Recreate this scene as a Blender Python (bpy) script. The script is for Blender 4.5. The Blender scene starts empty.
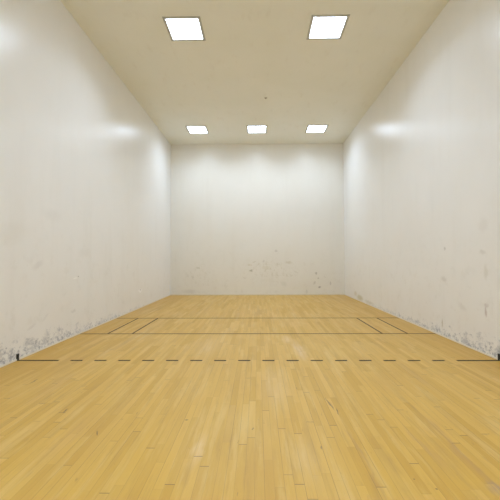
import bpy, bmesh, math
from mathutils import Matrix, Vector

FT = 0.3048
sc = bpy.context.scene
COL = sc.collection

# court, metres: front wall at y = 0, the players' end at y = -L
W = 20 * FT / 2          # half width
L = 40 * FT
H = 17.48 * FT
T = 0.15

# ------------------------------------------------------------------ node helper
class G:
    def __init__(self, name):
        self.mat = bpy.data.materials.new(name)
        self.mat.use_nodes = True
        self.t = self.mat.node_tree
        self.n = self.t.nodes
        self.n.clear()
        self.out = self.n.new('ShaderNodeOutputMaterial')
        self.b = self.n.new('ShaderNodeBsdfPrincipled')
        self.t.links.new(self.b.outputs[0], self.out.inputs[0])

    def put(self, sock, v):
        if isinstance(v, bpy.types.NodeSocket):
            self.t.links.new(v, sock)
        else:
            sock.default_value = v

    def m(self, op, a, b=None, c=None, clamp=False):
        n = self.n.new('ShaderNodeMath'); n.operation = op; n.use_clamp = clamp
        self.put(n.inputs[0], a)
        if b is not None: self.put(n.inputs[1], b)
        if c is not None: self.put(n.inputs[2], c)
        return n.outputs[0]

    def v(self, op, a, b=None, scale=None):
        n = self.n.new('ShaderNodeVectorMath'); n.operation = op
        self.put(n.inputs[0], a)
        if b is not None: self.put(n.inputs[1], b)
        if scale is not None: self.put(n.inputs['Scale'], scale)
        return n.outputs['Value'] if op in ('LENGTH', 'DISTANCE', 'DOT_PRODUCT') else n.outputs[0]

    def pos(self):
        n = self.n.new('ShaderNodeTexCoord')
        return n.outputs['Object']

    def sep(self, v):
        n = self.n.new('ShaderNodeSeparateXYZ'); self.put(n.inputs[0], v)
        return n.outputs[0], n.outputs[1], n.outputs[2]

    def comb(self, x=0.0, y=0.0, z=0.0):
        n = self.n.new('ShaderNodeCombineXYZ')
        for i, q in enumerate((x, y, z)): self.put(n.inputs[i], q)
        return n.outputs[0]

    def noise(self, vec, scale=1.0, detail=2.0, rough=0.5, col=False):
        n = self.n.new('ShaderNodeTexNoise'); self.put(n.inputs['Vector'], vec)
        n.inputs['Scale'].default_value = scale
        n.inputs['Detail'].default_value = detail
        n.inputs['Roughness'].default_value = rough
        return n.outputs['Color'] if col else n.outputs['Fac']

    def white(self, vec, col=False):
        n = self.n.new('ShaderNodeTexWhiteNoise'); n.noise_dimensions = '3D'
        self.put(n.inputs['Vector'], vec)
        return n.outputs['Color'] if col else n.outputs['Value']

    def ramp(self, v, a, b, lo=0.0, hi=1.0, smooth=True):
        n = self.n.new('ShaderNodeMapRange')
        n.interpolation_type = 'SMOOTHSTEP' if smooth else 'LINEAR'
        self.put(n.inputs['Value'], v)
        self.put(n.inputs['From Min'], a); self.put(n.inputs['From Max'], b)
        self.put(n.inputs['To Min'], lo); self.put(n.inputs['To Max'], hi)
        return n.outputs['Result']

    def mix(self, f, a, b, mode='MIX'):
        n = self.n.new('ShaderNodeMix'); n.data_type = 'RGBA'; n.blend_type = mode
        self.put(n.inputs[0], f)
        self.put(n.inputs[6], a if isinstance(a, bpy.types.NodeSocket) else (*a, 1))
        self.put(n.inputs[7], b if isinstance(b, bpy.types.NodeSocket) else (*b, 1))
        return n.outputs[2]

    def spot(self, vec, loc, rot, scale, inner=0.25):
        """soft-edged elliptical mark, 1 inside and 0 outside"""
        n = self.n.new('ShaderNodeMapping'); n.vector_type = 'TEXTURE'
        self.put(n.inputs['Vector'], vec)
        n.inputs['Location'].default_value = loc
        n.inputs['Rotation'].default_value = rot
        n.inputs['Scale'].default_value = scale
        return self.ramp(self.v('LENGTH', n.outputs[0]), inner, 1.0, 1.0, 0.0)

    def bump(self, h, strength, dist=0.01):
        n = self.n.new('ShaderNodeBump')
        n.inputs['Strength'].default_value = strength
        n.inputs['Distance'].default_value = dist
        self.put(n.inputs['Height'], h)
        self.t.links.new(n.outputs[0], self.b.inputs['Normal'])

    def fin(self, col=None, rough=0.5, metal=0.0, spec=0.5):
        if col is not None:
            self.put(self.b.inputs['Base Color'], col if isinstance(col, bpy.types.NodeSocket) else (*col, 1))
        self.put(self.b.inputs['Roughness'], rough)
        self.b.inputs['Metallic'].default_value = metal
        self.b.inputs['Specular IOR Level'].default_value = spec
        return self.mat

# ------------------------------------------------------------------ materials
WALL = (0.865, 0.860, 0.842)

def wall_material(name, side):
    g = G(name)
    P = g.pos()
    x, y, z = g.sep(P)
    jit = g.v('SCALE', g.v('SUBTRACT', g.noise(P, 9.0, 3.0, 0.6, col=True), (0.5, 0.5, 0.5)), scale=0.10)
    PJ = g.v('ADD', P, jit)
    # uneven paint: broad mottling and vertical wipe marks
    mot = g.noise(P, 0.9, 4.0, 0.55)
    col = g.mix(g.ramp(mot, 0.35, 0.7), WALL, (0.848, 0.840, 0.815))
    wipe = g.noise(g.v('MULTIPLY', P, (3.2, 3.2, 0.45)), 1.0, 3.0, 0.6)
    col = g.mix(g.m('MULTIPLY', g.ramp(wipe, 0.5, 0.75), 0.45), col, (0.820, 0.810, 0.780))
    # grime of hands and balls, denser on the lower two metres
    low = g.ramp(z, 0.2, 2.7, 1.0, 0.0)
    gr = g.noise(P, 5.0, 5.0, 0.65)
    col = g.mix(g.m('MULTIPLY', g.m('MULTIPLY', g.ramp(gr, 0.52, 0.72), low), 0.20), col, (0.62, 0.59, 0.52))
    # separate ball smudges
    vo = g.n.new('ShaderNodeTexVoronoi'); vo.inputs['Scale'].default_value = 2.6
    vo.inputs['Randomness'].default_value = 1.0
    g.put(vo.inputs['Vector'], PJ)
    sm = g.m('MULTIPLY', g.ramp(vo.outputs['Distance'], 0.03, 0.11, 1.0, 0.0),
             g.ramp(g.noise(P, 1.3, 1.0), 0.46, 0.62))
    sm = g.m('MULTIPLY', sm, g.ramp(z, 0.1, 2.6, 0.10, 0.0))
    col = g.mix(sm, col, (0.42, 0.40, 0.38))

    if side == 'front':   # warm tint painted in against the bluish light close to the lamps
        col = g.mix(1.0, col, (0.985, 0.970, 0.920), 'MULTIPLY')
    if side in ('left', 'right'):
        # shoe and racket scuffs in a broken band along the foot of the wall
        near = g.ramp(y, -5.0, -8.2, 0.0, 1.0, smooth=False)
        mid = g.ramp(y, -2.2, -5.4, 0.0, 1.0, smooth=False)
        top = g.m('ADD', g.m('MULTIPLY', near, 0.22), g.m('ADD', 0.05, g.m('MULTIPLY', mid, 0.13)))
        hgt = g.m('DIVIDE', z, top)
        pat = g.noise(P, 1.8, 2.0)
        dens = g.m('SUBTRACT', g.m('ADD', g.m('MULTIPLY', pat, 0.5), 0.83), hgt)
        fine = g.noise(g.v('MULTIPLY', P, (1.0, 1.0, 1.3)), 15.0, 6.0, 0.72)
        thr = g.m('SUBTRACT', 0.66, g.m('MULTIPLY', dens, 0.24))
        body = g.m('ADD', near, mid)
        # soft grey rubbing first, then the harder marks inside it
        haze = g.ramp(g.m('SUBTRACT', g.noise(g.v('MULTIPLY', P, (1.0, 0.8, 1.3)), 7.0, 5.0, 0.65), thr), -0.03, 0.14)
        haze = g.m('MULTIPLY', haze, g.ramp(hgt, 0.7, 1.5, 1.0, 0.0))
        col = g.mix(g.m('MULTIPLY', haze, g.m('ADD', 0.25, g.m('MULTIPLY', body, 0.22))), col, (0.44, 0.46, 0.50))
        sc_m = g.ramp(g.m('SUBTRACT', fine, thr), 0.01, 0.14)
        sc_m = g.m('MULTIPLY', sc_m, g.ramp(hgt, 0.9, 1.8, 1.0, 0.0))
        tint = g.mix(g.noise(P, 13.0, 1.0), (0.22, 0.24, 0.31), (0.46, 0.46, 0.47))
        amt = g.m('MULTIPLY', sc_m, g.m('ADD', 0.30, g.m('MULTIPLY', body, 0.24)))
        col = g.mix(amt, col, tint)
        # bare plaster chips, paler than the paint
        chip = g.ramp(g.m('SUBTRACT', g.noise(g.v('ADD', P, (3.1, 7.7, 1.9)), 30.0, 2.0), thr), 0.06, 0.12)
        col = g.mix(g.m('MULTIPLY', chip, g.ramp(hgt, 0.8, 1.4, 0.7, 0.0)), col, (0.88, 0.87, 0.84))

    if side == 'left':
        R = lambda a: (a, 0, 0)
        marks = [  # (y, z), angle, (half length, half height), strength, colour
            ((-3.07, 0.454), 0, (0.20, 0.060), 0.95, (0.97, 0.97, 0.97)),
            ((-3.05, 0.470), 0, (0.07, 0.022), 0.75, (0.45, 0.45, 0.45)),
            ((-6.26, 0.965), 0.1, (0.09, 0.018), 0.9, (0.97, 0.96, 0.93)),
            ((-6.16, 0.990), -.3, (0.03, 0.012), 0.75, (0.33, 0.31, 0.29)),
            ((-7.25, 1.20), 0.4, (0.18, 0.07), 0.16, (0.48, 0.47, 0.47)),
            ((-7.75, 1.62), 0.2, (0.45, 0.20), 0.10, (0.60, 0.55, 0.42)),
            ((-6.90, 1.95), 0.0, (0.30, 0.14), 0.09, (0.55, 0.52, 0.47)),
            ((-5.95, 1.40), 0.0, (0.30, 0.12), 0.10, (0.56, 0.53, 0.46)),
            ((-7.05, 0.45), 0.6, (0.12, 0.03), 0.15, (0.50, 0.50, 0.50)),
            ((-6.3, 0.42), 0.2, (0.10, 0.04), 0.30, (0.52, 0.52, 0.50)),
            ((-7.35, 0.37), 0.3, (0.14, 0.03), 0.18, (0.50, 0.47, 0.44)),
        ]
        for (cy, cz), a, (r1, r2), s, c in marks:
            col = g.mix(g.m('MULTIPLY', g.spot(PJ if r2 > .03 else P, (-W, cy, cz), R(a), (9, r1, r2)), s), col, c)
    if side == 'right':
        R = lambda a: (a, 0, 0)
        marks = [
            ((-7.384, 0.57), 0, (0.035, 0.10), 0.50, (0.40, 0.30, 0.28)),
            ((-7.384, 0.66), 0, (0.060, 0.05), 0.35, (0.45, 0.38, 0.36)),
            ((-6.86, 0.56), .3, (0.14, 0.07), 0.22, (0.55, 0.50, 0.46)),
            ((-6.42, 1.44), 0, (0.05, 0.04), 0.55, (0.50, 0.49, 0.46)),
            ((-6.37, 0.94), 0.2, (0.12, 0.06), 0.35, (0.52, 0.50, 0.46)),
            ((-7.34, 1.36), 0, (0.10, 0.05), 0.30, (0.52, 0.48, 0.44)),
            ((-7.37, 1.73), 0, (0.14, 0.14), 0.12, (0.50, 0.47, 0.43)),
            ((-7.40, 1.10), 0, (0.06, 0.14), 0.28, (0.52, 0.50, 0.42)),
            ((-6.30, 0.22), 0, (0.03, 0.10), 0.60, (0.50, 0.45, 0.36)),
            ((-1.76, 0.10), 0, (0.42, 0.12), 0.60, (0.52, 0.47, 0.27)),
            ((-1.30, 0.18), 0, (0.22, 0.10), 0.40, (0.58, 0.50, 0.33)),
            ((-2.60, 0.07), 0, (0.50, 0.07), 0.40, (0.50, 0.48, 0.36)),
        ]
        for (cy, cz), a, (r1, r2), s, c in marks:
            col = g.mix(g.m('MULTIPLY', g.spot(PJ, (W, cy, cz), R(a), (9, r1, r2)), s), col, c)
    if side == 'front':
        R = lambda a: (0, a, 0)
        # blotchy cluster of old ball marks low on the wall
        bl = g.ramp(g.noise(P, 8.0, 5.0, 0.75), 0.50, 0.68)
        area = g.m('ADD', g.spot(P, (0.45, 0, 0.85), R(0), (1.35, 9, 0.62), 0.2),
                   g.m('MULTIPLY', g.spot(P, (-2.0, 0, 0.75), R(0), (0.8, 9, 0.6), 0.2), 0.55), clamp=True)
        col = g.mix(g.m('MULTIPLY', g.m('MULTIPLY', bl, area), 0.42), col, (0.47, 0.42, 0.27))
        PF = g.v('ADD', P, g.v('SCALE', g.v('SUBTRACT', g.noise(P, 14.0, 3.0, 0.6, col=True), (0.5, 0.5, 0.5)), scale=0.12))
        marks = [  # (x, z)
            ((-0.218, 0.856), 0, (0.075, 0.045), 0.75, (0.36, 0.34, 0.24)),
            ((-0.26, 1.05), .2, (0.11, 0.030), 0.55, (0.55, 0.48, 0.30)),
            ((-0.10, 1.16), -.5, (0.10, 0.025), 0.45, (0.50, 0.46, 0.32)),
            ((0.22, 1.18), .9, (0.05, 0.07), 0.40, (0.45, 0.42, 0.36)),
            ((0.66, 1.535), 0, (0.07, 0.05), 0.50, (0.50, 0.45, 0.40)),
            ((0.30, 0.95), 0, (0.20, 0.08), 0.28, (0.58, 0.53, 0.36)),
            ((1.10, 1.13), .1, (0.16, 0.05), 0.45, (0.56, 0.51, 0.36)),
            ((1.35, 0.80), .4, (0.12, 0.04), 0.30, (0.55, 0.52, 0.40)),
            ((0.93, 0.38), .6, (0.14, 0.10), 0.25, (0.50, 0.52, 0.44)),
            ((2.051, 0.76), .5, (0.055, 0.045), 0.75, (0.38, 0.35, 0.30)),
            ((2.13, 0.58), 0, (0.035, 0.045), 0.60, (0.42, 0.38, 0.33)),
            ((2.00, 0.42), .4, (0.045, 0.07), 0.60, (0.45, 0.42, 0.36)),
            ((2.17, 0.275), 0, (0.060, 0.045), 0.85, (0.30, 0.27, 0.25)),
            ((2.55, 0.40), 0, (0.030, 0.085), 0.70, (0.40, 0.37, 0.34)),
            ((2.36, 0.62), 0, (0.05, 0.03), 0.35, (0.45, 0.42, 0.36)),
            ((-2.07, 0.95), .2, (0.09, 0.04), 0.50, (0.48, 0.46, 0.34)),
            ((-2.25, 0.62), 0, (0.05, 0.04), 0.35, (0.48, 0.46, 0.38)),
            ((-2.35, 0.12), 0, (0.30, 0.10), 0.30, (0.50, 0.48, 0.42)),
            ((1.72, 0.12), 0, (0.03, 0.09), 0.40, (0.48, 0.46, 0.42)),
            ((-0.45, 0.60), .3, (0.10, 0.03), 0.30, (0.50, 0.47, 0.38)),
        ]
        for (cx, cz), a, (r1, r2), s, c in marks:
            col = g.mix(g.m('MULTIPLY', g.spot(PF, (cx, 0, cz), R(a), (r1 * 1.1, 9, r2 * 1.1)), s * 0.75), col, c)
    rough = g.ramp(g.noise(P, 2.0, 3.0, 0.6), 0.3, 0.7, 0.28, 0.31, smooth=False)
    rough = g.m('ADD', rough, g.m('MULTIPLY', low, 0.12))
    g.bump(g.m('ADD', g.noise(P, 1.6, 2.0), g.m('MULTIPLY', g.noise(P, 60.0, 2.0), 0.02)), 0.16, 0.02)
    return g.fin(col, rough, spec=0.5)

def ceiling_material():
    g = G('cream_ceiling_paint')
    P = g.pos()
    n = g.noise(P, 1.1, 4.0, 0.55)
    col = g.mix(g.ramp(n, 0.35, 0.7), (0.862, 0.868, 0.800), (0.845, 0.852, 0.775))
    s = g.ramp(g.noise(g.v('MULTIPLY', P, (1.0, 0.35, 1.0)), 6.0, 4.0, 0.6), 0.55, 0.8)
    col = g.mix(g.m('MULTIPLY', s, 0.25), col, (0.66, 0.62, 0.52))
    g.bump(g.noise(P, 45.0, 3.0), 0.10, 0.004)
    return g.fin(col, 0.62, spec=0.35)

def floor_material():
    g = G('maple_strip_floor')
    P = g.pos()
    x, y, z = g.sep(P)
    w = 2.25 * 0.0254
    xs = g.m('DIVIDE', x, w)
    xi = g.m('FLOOR', xs); xf = g.m('FRACT', xs)
    r1 = g.white(g.comb(xi, 3.7, 0.0))
    r2 = g.white(g.comb(xi, 9.1, 2.0))
    ln = g.m('ADD', 0.55, g.m('MULTIPLY', r2, 0.75))
    ys = g.m('ADD', g.m('DIVIDE', y, ln), g.m('MULTIPLY', r1, 23.0))
    yi = g.m('FLOOR', ys); yf = g.m('FRACT', ys)
    cell = g.comb(xi, yi, 0.5)
    rb = g.white(cell)
    rc = g.white(g.comb(yi, xi, 7.3))
    rd = g.white(g.comb(xi, yi, 17.9))
    # board tones
    col = g.mix(g.m('POWER', rb, 1.6), (0.640, 0.385, 0.068), (0.560, 0.322, 0.046))
    col = g.mix(g.m('MULTIPLY', g.ramp(rc, 0.80, 1.0), 0.42), col, (0.672, 0.438, 0.111))
    col = g.mix(g.m('MULTIPLY', g.ramp(rd, 0.90, 1.0), 0.40), col, (0.451, 0.252, 0.049))
    # grain along the board
    gp = g.v('ADD', g.v('MULTIPLY', P, (60.0, 2.6, 1.0)), g.v('SCALE', g.white(cell, col=True), scale=40.0))
    gr = g.noise(gp, 1.0, 4.0, 0.6)
    col = g.mix(g.m('MULTIPLY', g.ramp(gr, 0.45, 0.8), 0.34), col, (0.442, 0.252, 0.049))
    # mineral figure: short smoky flecks inside single boards
    fp = g.v('ADD', g.v('MULTIPLY', P, (24.0, 5.0, 1.0)), g.v('SCALE', g.white(cell, col=True), scale=15.0))
    fl = g.ramp(g.noise(fp, 1.0, 2.0, 0.5), 0.66, 0.80)
    col = g.mix(g.m('MULTIPLY', fl, 0.42), col, (0.422, 0.248, 0.074))
    # broad worn lanes and the ambering of the old varnish
    big = g.noise(g.v('MULTIPLY', P, (1.0, 0.4, 1.0)), 0.9, 4.0, 0.6)
    col = g.mix(g.m('MULTIPLY', g.ramp(big, 0.48, 0.72), 0.40), col, (0.672, 0.447, 0.139))
    big2 = g.noise(g.v('ADD', g.v('MULTIPLY', P, (1.3, 0.55, 1.0)), (5.0, 2.0, 0.0)), 1.1, 4.0, 0.6)
    col = g.mix(g.m('MULTIPLY', g.ramp(big2, 0.50, 0.74), 0.36), col, (0.509, 0.288, 0.056))
    # streaks of old finish running with the boards, across several of them
    st = g.noise(g.v('MULTIPLY', P, (11.0, 1.1, 1.0)), 1.0, 5.0, 0.65)
    col = g.mix(g.m('MULTIPLY', g.ramp(st, 0.50, 0.70), 0.48), col, (0.456, 0.266, 0.057))
    st2 = g.noise(g.v('ADD', g.v('MULTIPLY', P, (9.0, 0.9, 1.0)), (4.0, 8.0, 0.0)), 1.0, 5.0, 0.65)
    col = g.mix(g.m('MULTIPLY', g.ramp(st2, 0.50, 0.68), 0.50), col, (0.691, 0.478, 0.164))
    nk = g.noise(g.v('MULTIPLY', P, (36.0, 7.0, 1.0)), 1.0, 3.0, 0.6)
    col = g.mix(g.m('MULTIPLY', g.ramp(nk, 0.66, 0.76), 0.50), col, (0.259, 0.146, 0.049))
    edge = g.ramp(g.m('ADD', g.m('ABSOLUTE', x), g.m('MULTIPLY', g.m('SUBTRACT', big, 0.5), 0.8)), 2.3, 3.0)
    col = g.mix(g.m('MULTIPLY', edge, 0.60), col, (0.552, 0.305, 0.037))
    # worn patches, dark streaks, and floor glare painted in as pale patches
    jit = g.v('SCALE', g.v('SUBTRACT', g.noise(g.v('MULTIPLY', P, (1.0, 0.4, 1.0)), 6.0, 3.0, 0.6, col=True), (0.5, 0.5, 0.5)), scale=0.16)
    PJ = g.v('ADD', P, jit)
    grain_cut = g.ramp(gr, 0.30, 0.62, 0.35, 1.0)
    wear_glare = [  # (x, y), angle, (half width, half length), strength, colour
        ((0.60, -7.10), 0.05, (0.10, 0.75), 0.42, (0.749, 0.602, 0.443)),  # worn scuff, its whitish glare painted into the colour
        ((0.47, -6.50), 0.0, (0.12, 0.40), 0.30, (0.749, 0.602, 0.426)),
        ((-0.39, -9.62), 0.0, (0.07, 0.28), 0.34, (0.826, 0.664, 0.443)),  # glare of reflected light, painted as a pale patch
        ((0.33, -9.75), 0.0, (0.12, 0.40), 0.18, (0.730, 0.549, 0.312)),  # softer lamp reflection on the boards, also painted in
        ((0.20, -8.50), 0.0, (0.22, 0.80), 0.22, (0.768, 0.602, 0.394)),
        ((-0.7, -6.9), 0.0, (0.30, 0.90), 0.20, (0.749, 0.584, 0.377)),
        ((1.36, -9.55), 0.0, (0.045, 0.75), 0.60, (0.461, 0.266, 0.094)),
        ((1.16, -9.60), 0.0, (0.040, 0.42), 0.45, (0.480, 0.283, 0.107)),
        ((1.35, -10.02), 0.0, (0.06, 0.12), 0.75, (0.326, 0.230, 0.172)),
        ((0.70, -9.75), 0.02, (0.022, 0.75), 0.45, (0.442, 0.257, 0.090)),
        ((1.75, -8.2), 0.02, (0.07, 0.9), 0.35, (0.528, 0.310, 0.107)),
        ((2.35, -8.3), 0.0, (0.04, 0.7), 0.40, (0.499, 0.292, 0.098)),
        ((-2.05, -8.5), 0.0, (0.14, 0.7), 0.38, (0.538, 0.319, 0.098)),
        ((-1.35, -9.4), 0.0, (0.12, 0.6), 0.32, (0.557, 0.327, 0.107)),
        ((-2.55, -8.9), 0.0, (0.08, 0.5), 0.40, (0.528, 0.301, 0.090)),
    ]
    for (cx, cy), a, (r1, r2), s, c in wear_glare:
        k = g.m('MULTIPLY', g.m('MULTIPLY', g.spot(PJ, (cx, cy, 0), (0, 0, a), (r1, r2, 9), 0.1), s), grain_cut)
        col = g.mix(k, col, c)
    # seams: long joints between strips, butt joints at board ends
    dx = g.m('MULTIPLY', g.m('MINIMUM', xf, g.m('SUBTRACT', 1.0, xf)), w)
    seamvar = g.noise(g.comb(g.m('MULTIPLY', g.m('ROUND', xs), 7.31), g.m('MULTIPLY', y, 0.8), 0.0), 1.0, 2.0)
    seam = g.m('MULTIPLY', g.ramp(dx, 0.0004, 0.0020, 1.0, 0.0), g.ramp(seamvar, 0.38, 0.72, 0.15, 0.80))
    dy = g.m('MULTIPLY', g.m('MINIMUM', yf, g.m('SUBTRACT', 1.0, yf)), ln)
    endv = g.ramp(g.white(g.comb(xi, g.m('ROUND', ys), 31.0)), 0.35, 0.95, 0.08, 1.0)
    endj = g.m('MULTIPLY', g.ramp(dy, 0.0012, 0.0042, 1.0, 0.0), endv)
    joint = g.m('MAXIMUM', seam, endj)
    col = g.mix(g.m('MULTIPLY', joint, 0.92), col, (0.192, 0.102, 0.037))
    # small black nicks and one splintered strip
    PN = g.v('ADD', P, g.v('SCALE', g.v('SUBTRACT', g.noise(P, 16.0, 2.0, 0.5, col=True), (0.5, 0.5, 0.5)), scale=0.03))
    nicks = [
        ((0.655, -8.90), 0.10, (0.010, 0.16)), ((0.690, -9.05), -0.05, (0.007, 0.09)),
        ((-0.55, -9.21), 0.0, (0.012, 0.016)), ((1.02, -10.02), 0.0, (0.011, 0.011)),
        ((0.93, -9.93), 0.3, (0.008, 0.009)), ((-1.17, -9.42), 0.5, (0.006, 0.05)),
        ((0.45, -9.60), 0.0, (0.006, 0.028)), ((-0.02, -9.35), 0.0, (0.006, 0.030)),
        ((-1.62, -9.05), 0.0, (0.010, 0.06)), ((-2.35, -8.35), 0.1, (0.010, 0.10)),
    ]
    for (cx, cy), a, (r1, r2) in nicks:
        col = g.mix(g.m('MULTIPLY', g.spot(PN, (cx, cy, 0), (0, 0, a), (r1, r2, 9), 0.3), 0.75), col, (0.13, 0.085, 0.04))
    rough = g.m('ADD', 0.36, g.m('ADD', g.m('MULTIPLY', g.m('SUBTRACT', rb, 0.5), 0.06), g.m('MULTIPLY', g.m('SUBTRACT', big, 0.5), 0.30)))
    h = g.m('ADD', g.m('MULTIPLY', joint, -0.6), g.m('ADD', g.m('MULTIPLY', rc, 0.10), g.m('MULTIPLY', gr, 0.06)))
    g.bump(h, 0.25, 0.0012)
    return g.fin(col, rough, spec=0.40)

def plain(name, c, rough=0.5, metal=0.0, spec=0.5, var=0.06, scale=20.0):
    g = G(name)
    n = g.noise(g.pos(), scale, 3.0, 0.6)
    d = tuple(max(0.0, q * (1 - var)) for q in c)
    return g.fin(g.mix(n, c, d), rough, metal, spec)

def lens_material():
    g = G('lit_prismatic_lens')
    P = g.pos()
    x, y, z = g.sep(P)
    cells = g.m('MULTIPLY', g.m('SINE', g.m('MULTIPLY', x, 330.0)), g.m('SINE', g.m('MULTIPLY', y, 330.0)))
    tube = g.m('ABSOLUTE', g.m('SINE', g.m('MULTIPLY', g.m('ADD', x, 0.1), 15.7)))
    s = g.m('MULTIPLY', g.m('ADD', 0.92, g.m('ADD', g.m('MULTIPLY', cells, 0.05), g.m('MULTIPLY', tube, 0.10))), LAMP)
    g.put(g.b.inputs['Emission Color'], (*TUBE_COLOUR, 1))
    g.put(g.b.inputs['Emission Strength'], s)
    return g.fin((0.9, 0.9, 0.9), 0.35)

LAMP = 4.5          # glow of the lens itself
SPREAD = 145
TUBES = 11.0        # watts of the tubes above it, thrown mostly downwards
TUBE_COLOUR = (0.82, 0.985, 1.22)
M_LEFT = wall_material('scuffed_white_paint_left', 'left')
M_RIGHT = wall_material('scuffed_white_paint_right', 'right')
M_FRONT = wall_material('marked_white_paint_front', 'front')
M_BACK = wall_material('white_paint_back', 'back')
M_CEIL = ceiling_material()
M_FLOOR = floor_material()
M_LINE = plain('dark_court_line_paint', (0.11, 0.072, 0.032), 0.6, spec=0.2, var=0.5, scale=9.0)
M_LINE_WORN = plain('worn_court_line_paint', (0.16, 0.090, 0.035), 0.6, spec=0.2, var=0.4, scale=6.0)
M_LINE_BLACK = plain('black_court_line_paint', (0.022, 0.016, 0.010), 0.6, spec=0.2, var=0.4, scale=9.0)
M_BLACK = plain('black_wall_mark_paint', (0.012, 0.013, 0.013), 0.5)
M_TRIM = plain('cream_base_bead', (0.88, 0.83, 0.70), 0.45, var=0.15, scale=8.0)
M_FRAME = plain('grey_lamp_trim', (0.50, 0.50, 0.46), 0.45, metal=0.0)
M_SCREW = plain('dull_steel', (0.42, 0.41, 0.38), 0.4, metal=0.7)
M_LENS = lens_material()

# ------------------------------------------------------------------ mesh helpers
def link(name, bm, mat, parent=None, bevel=0.0):
    bmesh.ops.recalc_face_normals(bm, faces=bm.faces)
    if bevel:
        bmesh.ops.bevel(bm, geom=[e for e in bm.edges if e.is_manifold and e.calc_face_angle(0) > 0.5], offset=bevel,
                        segments=2, affect='EDGES', profile=0.6)
    me = bpy.data.meshes.new(name)
    bm.to_mesh(me); bm.free()
    me.materials.append(mat)
    o = bpy.data.objects.new(name, me)
    COL.objects.link(o)
    if parent: o.parent = parent
    return o

def box(bm, x0, x1, y0, y1, z0, z1):
    r = bmesh.ops.create_cube(bm, size=1.0)
    for v in r['verts']:
        v.co = Vector((x0 + (v.co.x + .5) * (x1 - x0), y0 + (v.co.y + .5) * (y1 - y0), z0 + (v.co.z + .5) * (z1 - z0)))
    return r['verts']

def boxes(name, lst, mat, parent=None, bevel=0.0):
    bm = bmesh.new()
    for b in lst: box(bm, *b)
    return link(name, bm, mat, parent, bevel)

def structure(o, label=None):
    o['kind'] = 'structure'
    if label: o['label'] = label
    return o

# ------------------------------------------------------------------ room shell
floor = structure(boxes('floor', [(-W, W, -L, 0, -T, 0)], M_FLOOR), 'golden maple strip floor of the court')
ceiling = structure(boxes('ceiling', [(-W - T, W + T, -L - T, T, H, H + T)], M_CEIL), 'cream painted ceiling of the court')
wall_left = structure(boxes('wall_left', [(-W - T, -W, -L, 0, -T, H)], M_LEFT), 'glossy white left wall with scuffs along its foot')
wall_right = structure(boxes('wall_right', [(W, W + T, -L, 0, -T, H)], M_RIGHT), 'glossy white right wall with scuffs along its foot')
wall_front = structure(boxes('wall_front', [(-W - T, W + T, 0, T, -T, H)], M_FRONT), 'white front wall at the far end with ball marks')
wall_back = structure(boxes('wall_back', [(-W - T, W + T, -L - T, -L, -T, H)], M_BACK), 'white back wall of the court')

# thin bead where the walls meet the floor
bd, bh = 0.010, 0.022
structure(boxes('baseboard_left', [(-W, -W + bd, -L, -bd, 0, bh)], M_TRIM, bevel=0.003), 'thin cream bead at the foot of the left wall')
structure(boxes('baseboard_right', [(W - bd, W, -L, -bd, 0, bh)], M_TRIM, bevel=0.003), 'thin cream bead at the foot of the right wall')
structure(boxes('baseboard_front', [(-W, W, -bd, 0, 0, bh + 0.02)], M_TRIM, bevel=0.003), 'thin cream bead at the foot of the front wall')

# ------------------------------------------------------------------ court markings (paint film on the floor)
lw = 1.5 * 0.0254 / 2
pz = 0.0012
def strip(name, x0, x1, y0, y1, mat, parent=floor, label=None):
    o = boxes(name, [(x0, x1, y0, y1, 0.0, pz)], mat, parent)
    if label: o['label'] = label
    return o

xe = W - bd
y_srv, y_sht, y_rec = -15 * FT, -20 * FT, -25 * FT
strip('service_line', -xe, xe, y_srv - lw, y_srv + lw, M_LINE_WORN, label='faint dark service line nearest the front wall')
strip('short_line', -xe, xe, y_sht - lw, y_sht + lw, M_LINE_WORN, label='dark short line across the middle of the court')
for s in (-1, 1):
    for xx, what in ((8.42 * FT, 'outer'), (7.02 * FT, 'inner')):
        strip('service_box_line', s * xx - lw * 0.8, s * xx + lw * 0.8, y_sht + lw, y_srv - lw, M_LINE,
              label='%s of the two service box lines by the %s wall' % (what, 'left' if s < 0 else 'right'))
solid = 21 * 0.0254
rec = boxes('receiving_line', [(-xe, -W + solid, y_rec - lw, y_rec + lw, 0, pz),
                               (W - solid, xe, y_rec - lw, y_rec + lw, 0, pz)], M_LINE_BLACK, floor)
rec['label'] = 'broken black receiving line nearest the camera'
six = 6 * 0.0254
for k in range(16):
    x0 = -W + solid + six * (2 * k + 1)
    # 21 in + 16 dashes and 17 gaps of 6 in + 21 in = 20 ft
    strip('line_dash', x0, x0 + six, y_rec - lw, y_rec + lw, M_LINE_BLACK, parent=rec)
# black upright ticks on the side walls where the receiving line ends
mk = boxes('wall_tick', [(-W, -W + bd + 0.002, y_rec - lw, y_rec + lw, 0.0, 0.082)], M_BLACK, wall_left)
mk['label'] = 'black upright tick at the left end of the receiving line'
mk = boxes('wall_tick', [(W - bd - 0.002, W, y_rec - lw, y_rec + lw, 0.0, 0.082)], M_BLACK, wall_right)
mk['label'] = 'black upright tick at the right end of the receiving line'

# ------------------------------------------------------------------ ceiling lights
def ring(bm, zs, halves):
    """square tube: successive square loops joined by quads"""
    loops = []
    for z, (hx, hy) in zip(zs, halves):
        loops.append([bm.verts.new((sx * hx, sy * hy, z)) for sx, sy in ((-1, -1), (1, -1), (1, 1), (-1, 1))])
    for a, b in zip(loops, loops[1:] + loops[:1]):
        for i in range(4):
            bm.faces.new((a[i], a[(i + 1) % 4], b[(i + 1) % 4], b[i]))

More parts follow.
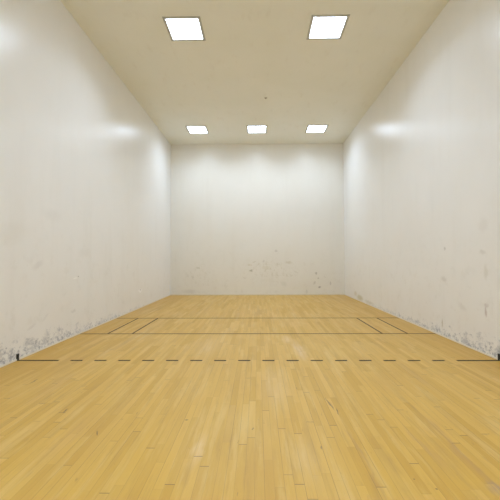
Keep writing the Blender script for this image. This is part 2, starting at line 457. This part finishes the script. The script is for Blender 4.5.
def make_light():
    root = bpy.data.objects.new('ceiling_light', None)
    root.empty_display_size = 0.2
    COL.objects.link(root)
    bm = bmesh.new()     # metal trim frame round the lens; z = 0 is the ceiling
    ring(bm, (0.0, -0.008, -0.012, -0.011, 0.0),
         ((0.318, 0.316), (0.318, 0.316), (0.310, 0.308), (0.275, 0.272), (0.271, 0.268)))
    link('frame', bm, M_FRAME, root)
    bm = bmesh.new()     # shallow prismatic lens dropping a little below the frame
    vs = box(bm, -0.2705, 0.2705, -0.2675, 0.2675, -0.013, -0.001)
    for v in vs:
        if v.co.z < -0.01: v.co.x *= 0.985; v.co.y *= 0.985
    link('diffuser', bm, M_LENS, root, bevel=0.003)
    for sx in (-1, 1):   # turn screws that hold the hinged frame
        bm = bmesh.new()
        bmesh.ops.create_cone(bm, cap_ends=True, segments=14, radius1=0.006, radius2=0.008, depth=0.005,
                              matrix=Matrix.Translation((sx * 0.292, 0.0, -0.0135)))
        link('screw', bm, M_SCREW, root)
    ld = bpy.data.lights.new('tube_light', 'AREA')
    ld.shape = 'RECTANGLE'; ld.size = 0.53; ld.size_y = 0.525
    ld.energy = TUBES; ld.color = TUBE_COLOUR; ld.spread = math.radians(SPREAD)
    lo = bpy.data.objects.new('tube_light', ld)
    COL.objects.link(lo); lo.parent = root; lo.location = (0, 0, -0.015)
    return root

def copy_thing(o):
    c = o.copy(); COL.objects.link(c)
    for ch in list(o.children):
        d = ch.copy(); COL.objects.link(d); d.parent = c
    return c

light0 = make_light()
ROW = -4.58 * FT
spots = [
    (-6.10 * FT, ROW, 'square white ceiling light nearest the front wall, left one of its row of three'),
    (0.03 * FT, ROW, 'square white ceiling light nearest the front wall, middle one of its row of three'),
    (6.15 * FT, ROW, 'square white ceiling light nearest the front wall, right one of its row of three'),
    (-4.08 * FT, -20.04 * FT, 'large near ceiling light at the top left, left one of its pair'),
    (4.11 * FT, -20.04 * FT, 'large near ceiling light at the top right, right one of its pair'),
    (-6.10 * FT, -35.45 * FT, 'square ceiling light by the back wall, left one, behind the camera'),
    (0.03 * FT, -35.45 * FT, 'square ceiling light by the back wall, middle one, behind the camera'),
    (6.15 * FT, -35.45 * FT, 'square ceiling light by the back wall, right one, behind the camera'),
]
tl = [c for c in light0.children if c.type == 'LIGHT'][0]
dim_tubes = tl.data.copy(); dim_tubes.energy = TUBES * 0.76  # same lamps at lower power, to keep the front wall from overbrightening
full_tubes = tl.data
for i, (lx, ly, lab) in enumerate(spots):
    o = light0 if i == 0 else copy_thing(light0)
    o.location = (lx, ly, H)
    if ly > -2:      # front row turned down to even the light on the front wall
        for ch in o.children:
            if ch.type == 'LIGHT': ch.data = dim_tubes
    else:
        for ch in o.children:
            if ch.type == 'LIGHT': ch.data = full_tubes
    o['label'] = lab
    o['category'] = 'ceiling light'
    o['group'] = 'square recessed ceiling lights'

# ------------------------------------------------------------------ small ceiling plug
plug = bpy.data.objects.new('ceiling_plug', None)
COL.objects.link(plug)
plug.location = (0.239, -3.49, H)
plug['label'] = 'small grey round plug on the bare ceiling between the light rows'
plug['category'] = 'ceiling plug'
bm = bmesh.new()
bmesh.ops.create_cone(bm, cap_ends=True, segments=28, radius1=0.034, radius2=0.040, depth=0.008,
                      matrix=Matrix.Translation((0, 0, -0.004)))
link('cover_plate', bm, plain('dull_grey_cover', (0.55, 0.53, 0.46), 0.5), plug)
bm = bmesh.new()
bmesh.ops.create_cone(bm, cap_ends=True, segments=20, radius1=0.009, radius2=0.016, depth=0.020,
                      matrix=Matrix.Translation((0, 0, -0.018)))
link('centre_stud', bm, plain('dark_stud', (0.34, 0.32, 0.28), 0.5), plug)

# ------------------------------------------------------------------ world, camera, colour management
wd = bpy.data.worlds.new('dark_world'); sc.world = wd
wd.use_nodes = True
wd.node_tree.nodes['Background'].inputs[0].default_value = (0.02, 0.02, 0.02, 1)
wd.node_tree.nodes['Background'].inputs[1].default_value = 0.0

f, cx, cy = 342.01, 253.61, 246.48
pit, yaw, roll = 0.0335, 0.0123, -0.0034
def basis(v):            # camera frame (right, forward, up) to world
    x, y, z = v
    c, s = math.cos(roll), math.sin(roll); x, z = c * x - s * z, s * x + c * z
    c, s = math.cos(pit), math.sin(pit); y, z = c * y - s * z, s * y + c * z
    c, s = math.cos(yaw), math.sin(yaw); x, y = c * x - s * y, s * x + c * y
    return Vector((x, y, z))
R_, F_, U_ = basis((1, 0, 0)), basis((0, 1, 0)), basis((0, 0, 1))
cam = bpy.data.cameras.new('camera')
cam.sensor_fit = 'HORIZONTAL'; cam.sensor_width = 36.0
cam.lens = f / 500 * 36.0
cam.shift_x = -(cx - 250) / 500
cam.shift_y = (cy - 250) / 500
cam.clip_start = 0.02
co = bpy.data.objects.new('camera', cam)
COL.objects.link(co)
m = Matrix((R_, U_, -F_)).transposed().to_4x4()
m.translation = Vector((0.0777 * FT, -39.3276 * FT, 4.2485 * FT))
co.matrix_world = m
sc.camera = co

sc.view_settings.view_transform = 'Standard'
sc.view_settings.look = 'None'
sc.view_settings.gamma = 1
sc.view_settings.use_curve_mapping = False
sc.view_settings.exposure = 1.13
sc.cycles.max_bounces = 12
sc.cycles.diffuse_bounces = 8
sc.cycles.glossy_bounces = 5
sc.cycles.use_denoising = True
sc.cycles.sample_clamp_indirect = 0
